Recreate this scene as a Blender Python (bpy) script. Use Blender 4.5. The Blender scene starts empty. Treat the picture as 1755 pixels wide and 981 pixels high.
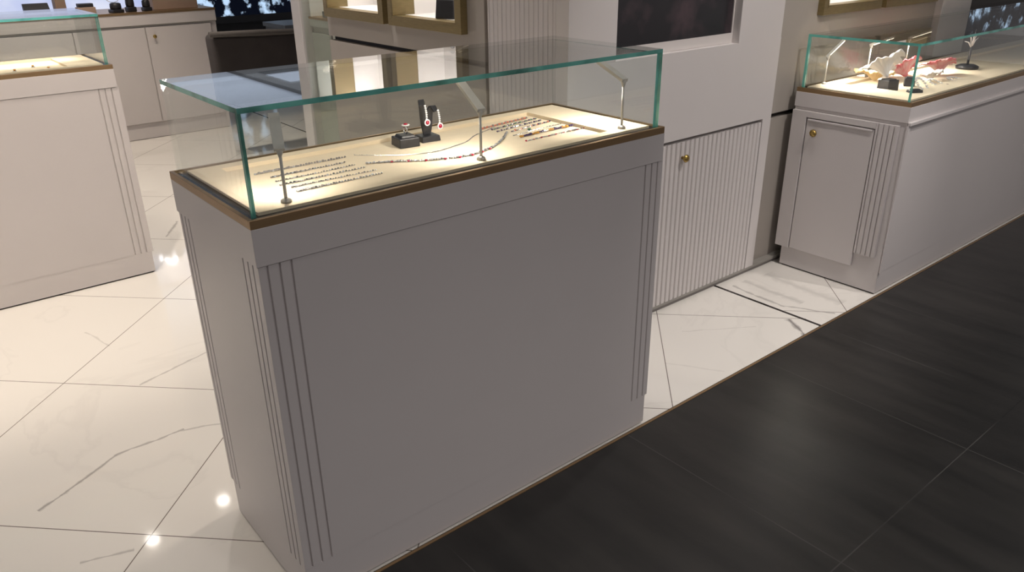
import bpy, bmesh, math, random
from mathutils import Vector, Matrix
R = math.radians
PI = math.pi
scene = bpy.context.scene
COL = scene.collection
random.seed(4)

# ------------------------------------------------------------------ camera
CAM = (-0.484, -1.350, 1.4208)
YAW, PITCH, ROLL, FPX = 0.6859, -0.4221, -0.0121, 1332.6
def cam_axes():
    cy, sy, cp, sp = math.cos(YAW), math.sin(YAW), math.cos(PITCH), math.sin(PITCH)
    f = Vector((sy*cp, cy*cp, sp)); r = Vector((cy, -sy, 0)); u = r.cross(f)
    cr, sr = math.cos(ROLL), math.sin(ROLL)
    return cr*r + sr*u, -sr*r + cr*u, f
cr_, cu_, cf_ = cam_axes()
cam_data = bpy.data.cameras.new('camera')
cam = bpy.data.objects.new('camera', cam_data); COL.objects.link(cam)
M4 = Matrix(((cr_.x, cu_.x, -cf_.x, CAM[0]), (cr_.y, cu_.y, -cf_.y, CAM[1]), (cr_.z, cu_.z, -cf_.z, CAM[2]), (0, 0, 0, 1)))
cam.matrix_world = M4
cam_data.sensor_fit = 'HORIZONTAL'; cam_data.sensor_width = 36.0
cam_data.lens = FPX/1755*36.0
cam_data.clip_start = 0.02; cam_data.clip_end = 60
scene.camera = cam

# ------------------------------------------------------------------ world, view, lights
w = bpy.data.worlds.new('world'); scene.world = w; w.use_nodes = True
w.node_tree.nodes['Background'].inputs[0].default_value = (1.0, 0.92, 0.90, 1)
w.node_tree.nodes['Background'].inputs[1].default_value = 0.30
vs = scene.view_settings
vs.view_transform = 'Standard'; vs.look = 'None'; vs.gamma = 1; vs.use_curve_mapping = False
vs.exposure = 0.0

def area(name, loc, size, power, color, rot=(0, 0, 0), spread=PI):
    l = bpy.data.lights.new(name, 'AREA'); l.shape = 'RECTANGLE'
    l.size, l.size_y = size; l.energy = power; l.color = color; l.spread = spread
    o = bpy.data.objects.new(name, l); o.location = loc; o.rotation_euler = rot; COL.objects.link(o)
    return o
def spot(name, loc, target, power, color, angle=70, blend=.6, radius=.03):
    l = bpy.data.lights.new(name, 'SPOT'); l.energy = power; l.color = color
    l.spot_size = R(angle); l.spot_blend = blend; l.shadow_soft_size = radius
    o = bpy.data.objects.new(name, l); o.location = loc
    d = Vector(target)-Vector(loc); o.rotation_euler = d.to_track_quat('-Z', 'Y').to_euler(); COL.objects.link(o)
    return o
WARM = (1.0, .86, .72); NEUT = (1.0, .93, .88); COOL = (.86, .9, 1.0)
CEIL = 2.8
# ceiling downlights, first two read from floor highlights, the rest unseen, added for brightness: (x, y, power, colour, angle)
DOWN = [(.909, 4.14, 12, WARM, 90), (.317, 4.037, 12, WARM, 90), (-.45, .95, 17, WARM, 62, (-.25, 2.35, .45)), (-.1, 1.95, 9, WARM, 90),
        (.75, 1.9, 6, NEUT, 95), (2.05, .2, 4.5, NEUT, 80), (-1.9, 1.6, 9, WARM, 100),
        (.6, -1.7, 8, NEUT, 90), (3.2, -1.5, 13, NEUT, 110), (-1.3, -.6, 3, NEUT, 110), (2.15, -1.0, 13, NEUT, 56, (2.1, .5, .75)), (.60, .55, 5, WARM, 46)]
area('far_ceiling_fill', (4.5, 9.6, 2.0), (8, 4), 170, (.80, .88, 1.0), (PI, 0, 0))  # unseen uplight added to brighten the far ceiling mirrored in the glass tops
area('corridor_fill', (1.4, -3.2, CEIL-.02), (2.4, 1.2), 34, (1, .94, .93))  # unseen area light added to lift the fronts facing the corridor

# ------------------------------------------------------------------ materials
MATS = {}
def nt(name):
    m = bpy.data.materials.new(name); m.use_nodes = True; MATS[name] = m
    return m, m.node_tree.nodes, m.node_tree.links
def pbr(name, col, rough=.5, metal=0., spec=.5, noise=0., scale=20., bump=0., emis=None, estr=0., coat=0., stretch=None):
    m, n, l = nt(name); b = n['Principled BSDF']
    b.inputs['Base Color'].default_value = (*col, 1); b.inputs['Roughness'].default_value = rough
    b.inputs['Metallic'].default_value = metal; b.inputs['Specular IOR Level'].default_value = spec
    b.inputs['Coat Weight'].default_value = coat
    if emis: b.inputs['Emission Color'].default_value = (*emis, 1); b.inputs['Emission Strength'].default_value = estr
    if noise or bump:
        tc = n.new('ShaderNodeTexCoord'); mp = n.new('ShaderNodeMapping'); nz = n.new('ShaderNodeTexNoise')
        nz.inputs['Scale'].default_value = scale; nz.inputs['Detail'].default_value = 4
        if stretch: mp.inputs['Scale'].default_value = stretch
        l.new(tc.outputs['Object'], mp.inputs[0]); l.new(mp.outputs[0], nz.inputs['Vector'])
        if noise:
            mx = n.new('ShaderNodeMix'); mx.data_type = 'RGBA'
            mx.inputs['A'].default_value = (*[max(0, v*(1-noise)) for v in col], 1)
            mx.inputs['B'].default_value = (*[min(1, v*(1+noise)) for v in col], 1)
            l.new(nz.outputs['Fac'], mx.inputs['Factor']); l.new(mx.outputs['Result'], b.inputs['Base Color'])
        if bump:
            bp = n.new('ShaderNodeBump'); bp.inputs['Strength'].default_value = bump; bp.inputs['Distance'].default_value = .002
            l.new(nz.outputs['Fac'], bp.inputs['Height']); l.new(bp.outputs[0], b.inputs['Normal'])
    return m
paint = pbr('white_lacquer', (.62, .582, .575), .34, noise=.02, scale=6, bump=.03)
paint2 = pbr('wall_lacquer', (.62, .585, .575), .5, noise=.02, scale=4)
beige = pbr('taupe_wall', (.36, .325, .29), .6, noise=.05, scale=3)
taupe = pbr('taupe_panel', (.30, .285, .26), .5, noise=.04, scale=3)
dark_gap = pbr('dark_trim_and_shade', (.03, .025, .022), .6, noise=.1)  # near-black of dark trim and joints; also paints shade under plinths and fascias
base_m = pbr('grey_baseboard', (.22, .20, .19), .4, noise=.05)
brass = pbr('brushed_brass', (.36, .24, .13), .38, metal=.75, noise=.18, scale=60, stretch=(.3, .3, 4))
gold = pbr('gold_frame', (.25, .19, .09), .42, metal=.55, noise=.22, scale=30, stretch=(1, 1, 6))
chan = pbr('dark_channel', (.022, .022, .025), .22, metal=.1, noise=.2, scale=30)
fabric = pbr('cream_suede', (.82, .70, .52), .85, noise=.06, scale=12, bump=.15, stretch=(1, 4, 1))
steel = pbr('satin_aluminium', (.74, .71, .66), .5, metal=.05, noise=.05, scale=80)
steel_l = pbr('silver_base', (.6, .57, .52), .35, metal=.6, noise=.05, scale=80)
led = pbr('led_strip', (1, .95, .85), .4, emis=(1, .86, .66), estr=14, noise=.01)
black_l = pbr('black_leather', (.022, .022, .026), .42, noise=.3, scale=60, bump=.2)
silver = pbr('white_gold', (.72, .72, .74), .18, metal=1, noise=.08, scale=300)
dsilver = pbr('dark_stones', (.42, .39, .39), .2, metal=.5, noise=.4, scale=400)
pave = pbr('pave_diamonds', (.95, .95, .98), .15, noise=.04, scale=400, coat=.5)
diamond = pbr('diamond', (.86, .88, .95), .05, metal=.6, noise=.1, scale=400)
ruby = pbr('ruby', (.42, .0, .035), .08, noise=.3, scale=300, coat=1)
emerald = pbr('green_stone', (.12, .26, .16), .1, noise=.3, scale=300, coat=1)
amber = pbr('amber_stone', (.60, .30, .05), .1, noise=.3, scale=300, coat=1)
violet = pbr('violet_stone', (.06, .035, .12), .1, noise=.3, scale=300, coat=1)
coral = pbr('coral_stone', (.62, .19, .12), .15, noise=.3, scale=300)
knob_m = pbr('brass_knob', (.42, .29, .09), .3, metal=.9, noise=.1)
bezel = pbr('pale_bezel', (.62, .58, .56), .45, noise=.02)
niche_w = pbr('niche_lining', (.80, .77, .74), .6, noise=.02, scale=5)
sofa_m = pbr('charcoal_velvet', (.045, .038, .037), .9, noise=.25, scale=9, bump=.3)
sofa_t = pbr('charcoal_piping', (.09, .08, .075), .8, noise=.2)
ceil_m = pbr('ceiling_paint', (.42, .45, .50), .8, noise=.03)
beam_m = pbr('ceiling_beam', (.10, .10, .10), .7, noise=.1)
tan_m = pbr('tan_box', (.42, .30, .23), .7, noise=.05)
mirror_m = pbr('grey_counter', (.22, .22, .22), .4, noise=.2)
shell_w = pbr('shell_white', (.92, .88, .87), .4, noise=.06, scale=40, bump=.5)
shell_c = pbr('shell_cream', (.84, .62, .34), .45, noise=.25, scale=30, bump=.4)
grout_gap = dark_gap
pane_green = pbr('pale_green_lacquer', (.43, .43, .40), .4, noise=.03)
seal_m = pbr('corner_bead', (.55, .53, .52), .5, noise=.02)
def two_tone(name, a, b_, scale):
    m, n, l = nt(name); b = n['Principled BSDF']; b.inputs['Roughness'].default_value = .4
    tc = n.new('ShaderNodeTexCoord'); nz = n.new('ShaderNodeTexNoise'); nz.inputs['Scale'].default_value = scale
    cr = n.new('ShaderNodeValToRGB'); cr.color_ramp.elements[0].position = .42; cr.color_ramp.elements[1].position = .6
    cr.color_ramp.elements[0].color = (*a, 1); cr.color_ramp.elements[1].color = (*b_, 1)
    l.new(tc.outputs['Object'], nz.inputs['Vector']); l.new(nz.outputs['Fac'], cr.inputs[0]); l.new(cr.outputs[0], b.inputs['Base Color'])
    return m
shell_p = two_tone('shell_pink', (.82, .20, .24), (.92, .70, .68), 16)

def glass_mat(name, tint, fmul=1.0, rough=0.0):
    m, n, l = nt(name); n.remove(n['Principled BSDF']); out = n['Material Output']
    tr = n.new('ShaderNodeBsdfTransparent'); tr.inputs[0].default_value = (*tint, 1)
    gl = n.new('ShaderNodeBsdfGlossy'); gl.inputs['Roughness'].default_value = rough
    ge = n.new('ShaderNodeNewGeometry'); dt = n.new('ShaderNodeVectorMath'); dt.operation = 'DOT_PRODUCT'
    l.new(ge.outputs['Incoming'], dt.inputs[0]); l.new(ge.outputs['True Normal'], dt.inputs[1])
    def mth(op, a, b=None):
        k = n.new('ShaderNodeMath'); k.operation = op; k.use_clamp = False
        for i, v in enumerate((a, b)):
            if v is None: continue
            if isinstance(v, (int, float)): k.inputs[i].default_value = v
            else: l.new(v, k.inputs[i])
        return k.outputs[0]
    c = mth('ABSOLUTE', dt.outputs['Value']); p = mth('POWER', mth('SUBTRACT', 1, c), 5)
    f = mth('MULTIPLY', mth('ADD', mth('MULTIPLY', p, .96), .04), fmul)
    mx = n.new('ShaderNodeMixShader'); l.new(f, mx.inputs[0]); l.new(tr.outputs[0], mx.inputs[1]); l.new(gl.outputs[0], mx.inputs[2])
    l.new(mx.outputs[0], out.inputs['Surface'])
    return m
glass = glass_mat('clear_glass', (.975, .99, .985))
glass_g = glass_mat('green_tinted_glass', (.93, .96, .93))
def edge_mat():
    m, n, l = nt('glass_edge'); b = n['Principled BSDF']
    tc = n.new('ShaderNodeTexCoord'); nz = n.new('ShaderNodeTexNoise'); nz.inputs['Scale'].default_value = 7; nz.inputs['Detail'].default_value = 3
    cr = n.new('ShaderNodeValToRGB'); e = cr.color_ramp.elements
    e[0].position = .36; e[0].color = (.04, .20, .165, 1); e[1].position = .5; e[1].color = (.14, .56, .48, 1)  # teal brightened to stand in for light carried through the glass edge
    l.new(tc.outputs['Object'], nz.inputs['Vector']); l.new(nz.outputs['Fac'], cr.inputs[0]); l.new(cr.outputs[0], b.inputs['Base Color'])
    b.inputs['Roughness'].default_value = .12; b.inputs['Transmission Weight'].default_value = .25
    return m
gedge = edge_mat()

def math_tools(n, l):
    def M(op, a, b=None, c=None, clamp=False):
        k = n.new('ShaderNodeMath'); k.operation = op; k.use_clamp = clamp
        for i, v in enumerate((a, b, c)):
            if v is None: continue
            if isinstance(v, (int, float)): k.inputs[i].default_value = v
            else: l.new(v, k.inputs[i])
        return k.outputs[0]
    return M
def marble():
    m, n, l = nt('white_marble_tile'); b = n['Principled BSDF']; M = math_tools(n, l)
    ge = n.new('ShaderNodeNewGeometry'); sx = n.new('ShaderNodeSeparateXYZ'); l.new(ge.outputs['Position'], sx.inputs[0])
    X, Y = sx.outputs[0], sx.outputs[1]
    Xs = M('SUBTRACT', X, M('MULTIPLY', M('GREATER_THAN', X, 2.21), .10))
    def near(v, off, wd):
        fr = M('FRACT', M('ADD', M('SUBTRACT', v, off), 100.5)); return M('LESS_THAN', M('ABSOLUTE', M('SUBTRACT', fr, .5)), wd)
    g1 = near(M('ADD', Xs, Y), .28, .0022); g2 = near(M('SUBTRACT', Xs, Y), .30, .0022)
    seam = M('LESS_THAN', M('ABSOLUTE', M('SUBTRACT', X, 2.2)), .0075)
    grout = M('MAXIMUM', g1, g2)
    # veins
    nz = n.new('ShaderNodeTexNoise'); nz.inputs['Scale'].default_value = 5; nz.inputs['Detail'].default_value = 6
    l.new(ge.outputs['Position'], nz.inputs['Vector'])
    wob = M('MULTIPLY', M('SUBTRACT', nz.outputs['Fac'], .5), .10)
    nf = n.new('ShaderNodeTexNoise'); nf.inputs['Scale'].default_value = 26; nf.inputs['Detail'].default_value = 3
    l.new(ge.outputs['Position'], nf.inputs['Vector'])
    def seg(p, q, wd, dark):
        dx, dy = q[0]-p[0], q[1]-p[1]; L = math.hypot(dx, dy); dx /= L; dy /= L
        ax, ay = M('SUBTRACT', X, p[0]), M('SUBTRACT', Y, p[1])
        t = M('ADD', M('MULTIPLY', ax, dx), M('MULTIPLY', ay, dy))
        s = M('ADD', M('SUBTRACT', M('MULTIPLY', ay, dx), M('MULTIPLY', ax, dy)), M('MULTIPLY', wob, .45))
        inside = M('MULTIPLY', M('GREATER_THAN', t, 0), M('LESS_THAN', t, L))
        w2 = M('MULTIPLY', M('ADD', nf.outputs['Fac'], -.18), wd*3.6)
        v = M('SUBTRACT', 1, M('DIVIDE', M('ABSOLUTE', s), w2), clamp=True)
        return M('MULTIPLY', M('MULTIPLY', v, inside), dark)
    segs = [((-.42, .79), (-.18, .915), .006, .75), ((-.19, .915), (.02, .93), .006, .7), ((.0, .93), (.14, .87), .005, .5),
            ((-.01, 1.304), (.26, 1.385), .006, .55), ((2.155, .115), (2.062, -.02), .013, .95), ((2.259, .46), (2.241, .19), .009, .6),
            ((2.241, .2), (2.345, .02), .007, .6), ((2.34, .46), (2.33, .16), .022, .32), ((2.48, .44), (2.46, .05), .03, .25), ((.67, 3.0), (.55, 2.78), .008, .6), ((-.38, .5), (-.26, .465), .006, .5),
            ((-.05, 1.87), (-.02, 1.68), .005, .3), ((1.75, .33), (2.0, .16), .004, .22), ((1.5, .2), (1.62, .03), .006, .15)]
    v = None
    for s in segs:
        k = seg(*s); v = k if v is None else M('MAXIMUM', v, k)
    wv = n.new('ShaderNodeTexNoise'); wv.inputs['Scale'].default_value = 1.6; wv.inputs['Detail'].default_value = 7; wv.inputs['Distortion'].default_value = 1.2
    l.new(ge.outputs['Position'], wv.inputs['Vector'])
    soft = M('SUBTRACT', 1, M('DIVIDE', M('ABSOLUTE', M('SUBTRACT', wv.outputs['Fac'], .56)), .02), clamp=True)
    v = M('MAXIMUM', v, M('MULTIPLY', soft, .06))
    c1 = n.new('ShaderNodeMix'); c1.data_type = 'RGBA'; c1.inputs['A'].default_value = (.80, .77, .72, 1); c1.inputs['B'].default_value = (.22, .20, .19, 1)
    l.new(v, c1.inputs['Factor'])
    c2 = n.new('ShaderNodeMix'); c2.data_type = 'RGBA'; c2.inputs['B'].default_value = (.20, .17, .15, 1)
    l.new(grout, c2.inputs['Factor']); l.new(c1.outputs['Result'], c2.inputs['A'])
    c3 = n.new('ShaderNodeMix'); c3.data_type = 'RGBA'; c3.inputs['B'].default_value = (.015, .012, .01, 1)
    l.new(seam, c3.inputs['Factor']); l.new(c2.outputs['Result'], c3.inputs['A']); l.new(c3.outputs['Result'], b.inputs['Base Color'])
    b.inputs['Roughness'].default_value = .06; b.inputs['Specular IOR Level'].default_value = .5
    return m
def dark_tile():
    m, n, l = nt('charcoal_tile'); b = n['Principled BSDF']; M = math_tools(n, l)
    ge = n.new('ShaderNodeNewGeometry'); sx = n.new('ShaderNodeSeparateXYZ'); l.new(ge.outputs['Position'], sx.inputs[0])
    X, Y = sx.outputs[0], sx.outputs[1]
    g = None
    for gx in (-.355, .360, 1.07, 1.79, 2.195, 2.60, 3.30, 4.0):
        k = M('LESS_THAN', M('ABSOLUTE', M('SUBTRACT', X, gx)), .0016); g = k if g is None else M('MAXIMUM', g, k)
    for gy in (-.723, -1.44, -2.16):
        g = M('MAXIMUM', g, M('LESS_THAN', M('ABSOLUTE', M('SUBTRACT', Y, gy)), .0016))
    mp = n.new('ShaderNodeMapping'); mp.inputs['Scale'].default_value = (5, .8, 1); l.new(ge.outputs['Position'], mp.inputs[0])
    nz = n.new('ShaderNodeTexNoise'); nz.inputs['Scale'].default_value = 2.2; nz.inputs['Detail'].default_value = 6; l.new(mp.outputs[0], nz.inputs['Vector'])
    cr = n.new('ShaderNodeValToRGB'); e = cr.color_ramp.elements
    e[0].position = .35; e[0].color = (.010, .0095, .009, 1); e[1].position = .7; e[1].color = (.026, .024, .022, 1)
    l.new(nz.outputs['Fac'], cr.inputs[0])
    gn = n.new('ShaderNodeTexNoise'); gn.inputs['Scale'].default_value = 1.5; l.new(ge.outputs['Position'], gn.inputs['Vector'])
    gc = n.new('ShaderNodeValToRGB'); gc.color_ramp.elements[0].position = .42; gc.color_ramp.elements[0].color = (.006, .006, .006, 1)
    gc.color_ramp.elements[1].position = .56; gc.color_ramp.elements[1].color = (.055, .053, .05, 1); l.new(gn.outputs['Fac'], gc.inputs[0])
    mx = n.new('ShaderNodeMix'); mx.data_type = 'RGBA'; l.new(g, mx.inputs['Factor']); l.new(cr.outputs[0], mx.inputs['A']); l.new(gc.outputs[0], mx.inputs['B'])
    l.new(mx.outputs['Result'], b.inputs['Base Color'])
    nb = n.new('ShaderNodeTexNoise'); nb.inputs['Scale'].default_value = 14; nb.inputs['Detail'].default_value = 5; l.new(ge.outputs['Position'], nb.inputs['Vector'])
    bp = n.new('ShaderNodeBump'); bp.inputs['Strength'].default_value = .25; bp.inputs['Distance'].default_value = .003
    l.new(nb.outputs['Fac'], bp.inputs['Height']); l.new(bp.outputs[0], b.inputs['Normal'])
    b.inputs['Roughness'].default_value = .34
    return m
marble_m = marble(); dark_m = dark_tile()
def emit_blotch(name, a, b_, strength, scale, lo, hi):
    m, n, l = nt(name); b = n['Principled BSDF']; b.inputs['Roughness'].default_value = .25
    b.inputs['Base Color'].default_value = (.01, .01, .012, 1)
    ge = n.new('ShaderNodeNewGeometry'); nz = n.new('ShaderNodeTexNoise'); nz.inputs['Scale'].default_value = scale; nz.inputs['Detail'].default_value = 5
    cr = n.new('ShaderNodeValToRGB'); e = cr.color_ramp.elements
    e[0].position = lo; e[0].color = (*a, 1); e[1].position = hi; e[1].color = (*b_, 1)
    l.new(ge.outputs['Position'], nz.inputs['Vector']); l.new(nz.outputs['Fac'], cr.inputs[0]); l.new(cr.outputs[0], b.inputs['Emission Color'])
    b.inputs['Emission Strength'].default_value = strength
    return m
screen_m = emit_blotch('screen_picture', (.012, .009, .010), (.10, .055, .06), .35, 6, .54, .74)
video_m = emit_blotch('lit_shop_window', (.001, .002, .006), (.55, .75, 1.0), 1.0, 8, .53, .64)
blue_m = emit_blotch('blue_light_panel', (.42, .50, .85), (.85, .88, 1.0), .95, 2.2, .3, .75)

# ------------------------------------------------------------------ mesh helpers
class MB:
    def __init__(s): s.v = []; s.f = []; s.m = []; s.sm = []
    def add(s, vs_, fs, mi=0, smooth=False):
        k = len(s.v); s.v += [tuple(p) for p in vs_]
        for f in fs: s.f.append([i+k for i in f]); s.m.append(mi); s.sm.append(smooth)
        return s
    def box(s, x0, x1, y0, y1, z0, z1, mi=0, edge=None, thin=None):
        vs_ = [(x, y, z) for z in (z0, z1) for y in (y0, y1) for x in (x0, x1)]
        fs = [(0, 2, 3, 1), (4, 5, 7, 6), (0, 1, 5, 4), (2, 6, 7, 3), (0, 4, 6, 2), (1, 3, 7, 5)]
        ax = [2, 2, 1, 1, 0, 0]
        for f, a in zip(fs, ax):
            s.add([vs_[i] for i in f], [(0, 1, 2, 3)], (edge if (edge is not None and a != thin) else mi))
        return s
    def prism(s, poly, z0, z1, mi=0, axis='z'):
        def P(a, b, z):
            return (a, b, z) if axis == 'z' else ((z, a, b) if axis == 'x' else (a, z, b))
        n = len(poly); vs_ = [P(a, b, z0) for a, b in poly]+[P(a, b, z1) for a, b in poly]
        s.add(vs_, [list(range(n))[::-1], list(range(n, 2*n))]+[(i, (i+1) % n, n+(i+1) % n, n+i) for i in range(n)], mi); return s
    def tube(s, pts, r, k=10, mi=0, cap=True):
        pts = [Vector(p) for p in pts]; rs = r if isinstance(r, (list, tuple)) else [r]*len(pts); rings = []
        ref = Vector((0, 0, 1))
        for i, p in enumerate(pts):
            t = (pts[min(i+1, len(pts)-1)]-pts[max(i-1, 0)]).normalized()
            a = ref if abs(t.dot(ref)) < .95 else Vector((1, 0, 0))
            u = t.cross(a).normalized(); w_ = t.cross(u).normalized()
            rings.append([p+(u*math.cos(2*PI*j/k)+w_*math.sin(2*PI*j/k))*rs[i] for j in range(k)])
        vs_ = [q for rr in rings for q in rr]; fs = []
        for i in range(len(pts)-1):
            for j in range(k): fs.append((i*k+j, i*k+(j+1) % k, (i+1)*k+(j+1) % k, (i+1)*k+j))
        s.add(vs_, fs, mi, True)
        if cap: s.add(rings[0], [tuple(range(k))], mi); s.add(rings[-1], [tuple(range(k))], mi)
        return s
    def lathe(s, prof, c=(0, 0, 0), k=20, mi=0, axis='z'):
        vs_ = []
        for r, h in prof:
            for j in range(k):
                a = 2*PI*j/k; q = (r*math.cos(a), r*math.sin(a), h)
                if axis == 'y': q = (q[0], q[2], q[1])
                if axis == 'x': q = (q[2], q[0], q[1])
                vs_.append((c[0]+q[0], c[1]+q[1], c[2]+q[2]))
        fs = [(i*k+j, i*k+(j+1) % k, (i+1)*k+(j+1) % k, (i+1)*k+j) for i in range(len(prof)-1) for j in range(k)]
        s.add(vs_, fs, mi, True); s.add(vs_[:k], [tuple(range(k))], mi); s.add(vs_[-k:], [tuple(range(k))], mi); return s
    def gem(s, c, r, mi=0, h=None, k=6):
        h = h or r*.8; c = Vector(c)
        vs_ = [c+Vector((0, 0, -h))]+[c+Vector((r*math.cos(2*PI*j/k), r*math.sin(2*PI*j/k), 0)) for j in range(k)]+[c+Vector((r*.6*math.cos(2*PI*j/k), r*.6*math.sin(2*PI*j/k), h*.7)) for j in range(k)]
        fs = [(0, 1+(j+1) % k, 1+j) for j in range(k)]+[(1+j, 1+(j+1) % k, 1+k+(j+1) % k, 1+k+j) for j in range(k)]+[tuple(1+k+j for j in range(k))]
        s.add(vs_, fs, mi); return s
    def build(s, name, mats, parent=None, bevel=0, loc=None, fix=True):
        me = bpy.data.meshes.new(name); me.from_pydata(s.v, [], s.f)
        for mm in (mats if isinstance(mats, (list, tuple)) else [mats]): me.materials.append(mm)
        for p, i, q in zip(me.polygons, s.m, s.sm): p.material_index = i; p.use_smooth = q
        bm = bmesh.new(); bm.from_mesh(me); bmesh.ops.remove_doubles(bm, verts=bm.verts, dist=1e-5)
        if fix: bmesh.ops.recalc_face_normals(bm, faces=bm.faces)
        bm.to_mesh(me); bm.free()
        o = bpy.data.objects.new(name, me); COL.objects.link(o)
        if parent: o.parent = parent
        if loc: o.location = loc
        if bevel:
            b = o.modifiers.new('bevel', 'BEVEL'); b.width = bevel; b.segments = 2; b.limit_method = 'ANGLE'; b.angle_limit = R(40)
        return o
def tag(o, label, cat, group=None):
    o['label'] = label; o['category'] = cat
    if group: o['group'] = group
    return o
def struct(o):
    o['kind'] = 'structure'; return o
def thing(name, label, cat, loc=(0, 0, 0), rz=0, group=None):
    o = bpy.data.objects.new(name, None); o.empty_display_size = .05; COL.objects.link(o)
    o.location = loc; o.rotation_euler = (0, 0, rz)
    return tag(o, label, cat, group)
def copy_tree(o, parent=None):
    c = o.copy(); COL.objects.link(c)
    if parent: c.parent = parent
    for ch in o.children: copy_tree(ch, c)
    return c

# ------------------------------------------------------------------ room shell
m = MB(); m.box(-6, 10, 0, 15, -.05, 0); struct(m.build('floor', marble_m))
m = MB(); m.box(-6, 10, -6, -.012, -.05, 0); struct(m.build('floor', dark_m))
m = MB(); m.box(-6, 10, -.012, -.004, -.05, .0015, 0); m.box(-6, 10, -.004, 0, -.05, -.001, 1)
struct(m.build('trim_1', [brass, dark_gap]))
m = MB(); m.box(-6, 10, -6, 15, CEIL, CEIL+.1); struct(m.build('ceiling', ceil_m))
# dark beams under the far ceiling (seen mirrored in the glass tops)
m = MB()
m.box(4.1, 4.32, 8.4, 11.4, CEIL-.05, CEIL, 0); m.box(4.32, 5.1, 10.7, 11.4, CEIL-.05, CEIL, 0); m.box(5.1, 5.32, 8.4, 11.8, CEIL-.05, CEIL, 0); m.box(4.32, 5.1, 9.2, 9.5, CEIL-.05, CEIL, 0)
struct(m.build('trim_2', beam_m))

# front column with the screen and the fluted cupboard
CX0, CX1, CY = 1.271, 2.462, .5
def flutes(a0, a1, front, depth, pitch, back, gw=.0075):
    """outline (a,b): panel from a0..a1, face at b=front, grooves cut depth deep, back at b=back"""
    pts = [(a0, back), (a0, front)]; a = a0+pitch/2; s = 1 if back > front else -1
    while a+gw/2 < a1-.002:
        pts += [(a-gw/2, front), (a-gw*.2, front+s*depth), (a+gw*.2, front+s*depth), (a+gw/2, front)]; a += pitch
    return pts+[(a1, front), (a1, back)]
SZ0, SX0, SX1, SZ1 = 1.036, 1.492, 2.176, 2.25
m = MB()
m.box(CX0+.012, CX1, .56, .90, 0, CEIL)                       # core
m.box(CX0, CX1, CY, .56, .712, SZ0)
m.box(CX0, SX0, CY, .56, SZ0, SZ1); m.box(SX1, CX1, CY, .56, SZ0, SZ1); m.box(CX0, CX1, CY, .56, SZ1, CEIL)
m.box(CX0, 1.72, CY, .56, .03, .712); m.box(2.402, CX1, CY, .56, .03, .712)
struct(m.build('wall_column', paint2, bevel=.0015))
m = MB(); m.box(1.72, 2.402, .535, .5595, .03, .712); struct(m.build('trim_3', paint2))
# fluted cladding on the side of the column
m = MB(); P = flutes(.56, .91, CX0, .0022, .0235, CX0+.012, .007)
m.prism([(b, a) for a, b in P], 0, CEIL); struct(m.build('wall_fluted_side', paint2))
t = thing('cupboard_door', 'tall fluted white cupboard door with a small brass knob in the screen column', 'door', (2.06, .503, .03))
m = MB(); m.prism([(a-2.06, b) for a, b in flutes(1.724, 2.398, 0, .007, .0278, .03, .011)], 0, .668); m.build('fluted_panel', paint2, t)
k = MB(); k.lathe([(.006, 0), (.006, -.012), (.013, -.016), (.016, -.022), (.012, -.028), (.004, -.030)], (1.888-2.06, .001, .607), 14, 0, 'y'); k.build('knob', knob_m, t)
t = thing('wall_screen', 'black video screen with faint reddish picture set into the white column', 'screen', (1.834, .545, SZ0))
m = MB(); m.box(-.342, .342, -.012, .010, .0, .037, 0); m.box(-.342, -.33, -.012, .010, .037, 1.213, 0); m.box(.335, .342, -.012, .010, .037, 1.213, 0); m.build('bezel', bezel, t, .001)
m = MB(); m.box(-.33, .335, -.008, .008, .037, 1.213); m.build('display_panel', screen_m, t)
# baseboards
m = MB(); m.box(CX0, 4.3, .512, .56, 0, .018); m.box(CX0, 4.3, .503, .56, .018, .03, 1); struct(m.build('baseboard_front', [base_m, taupe]))

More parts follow.
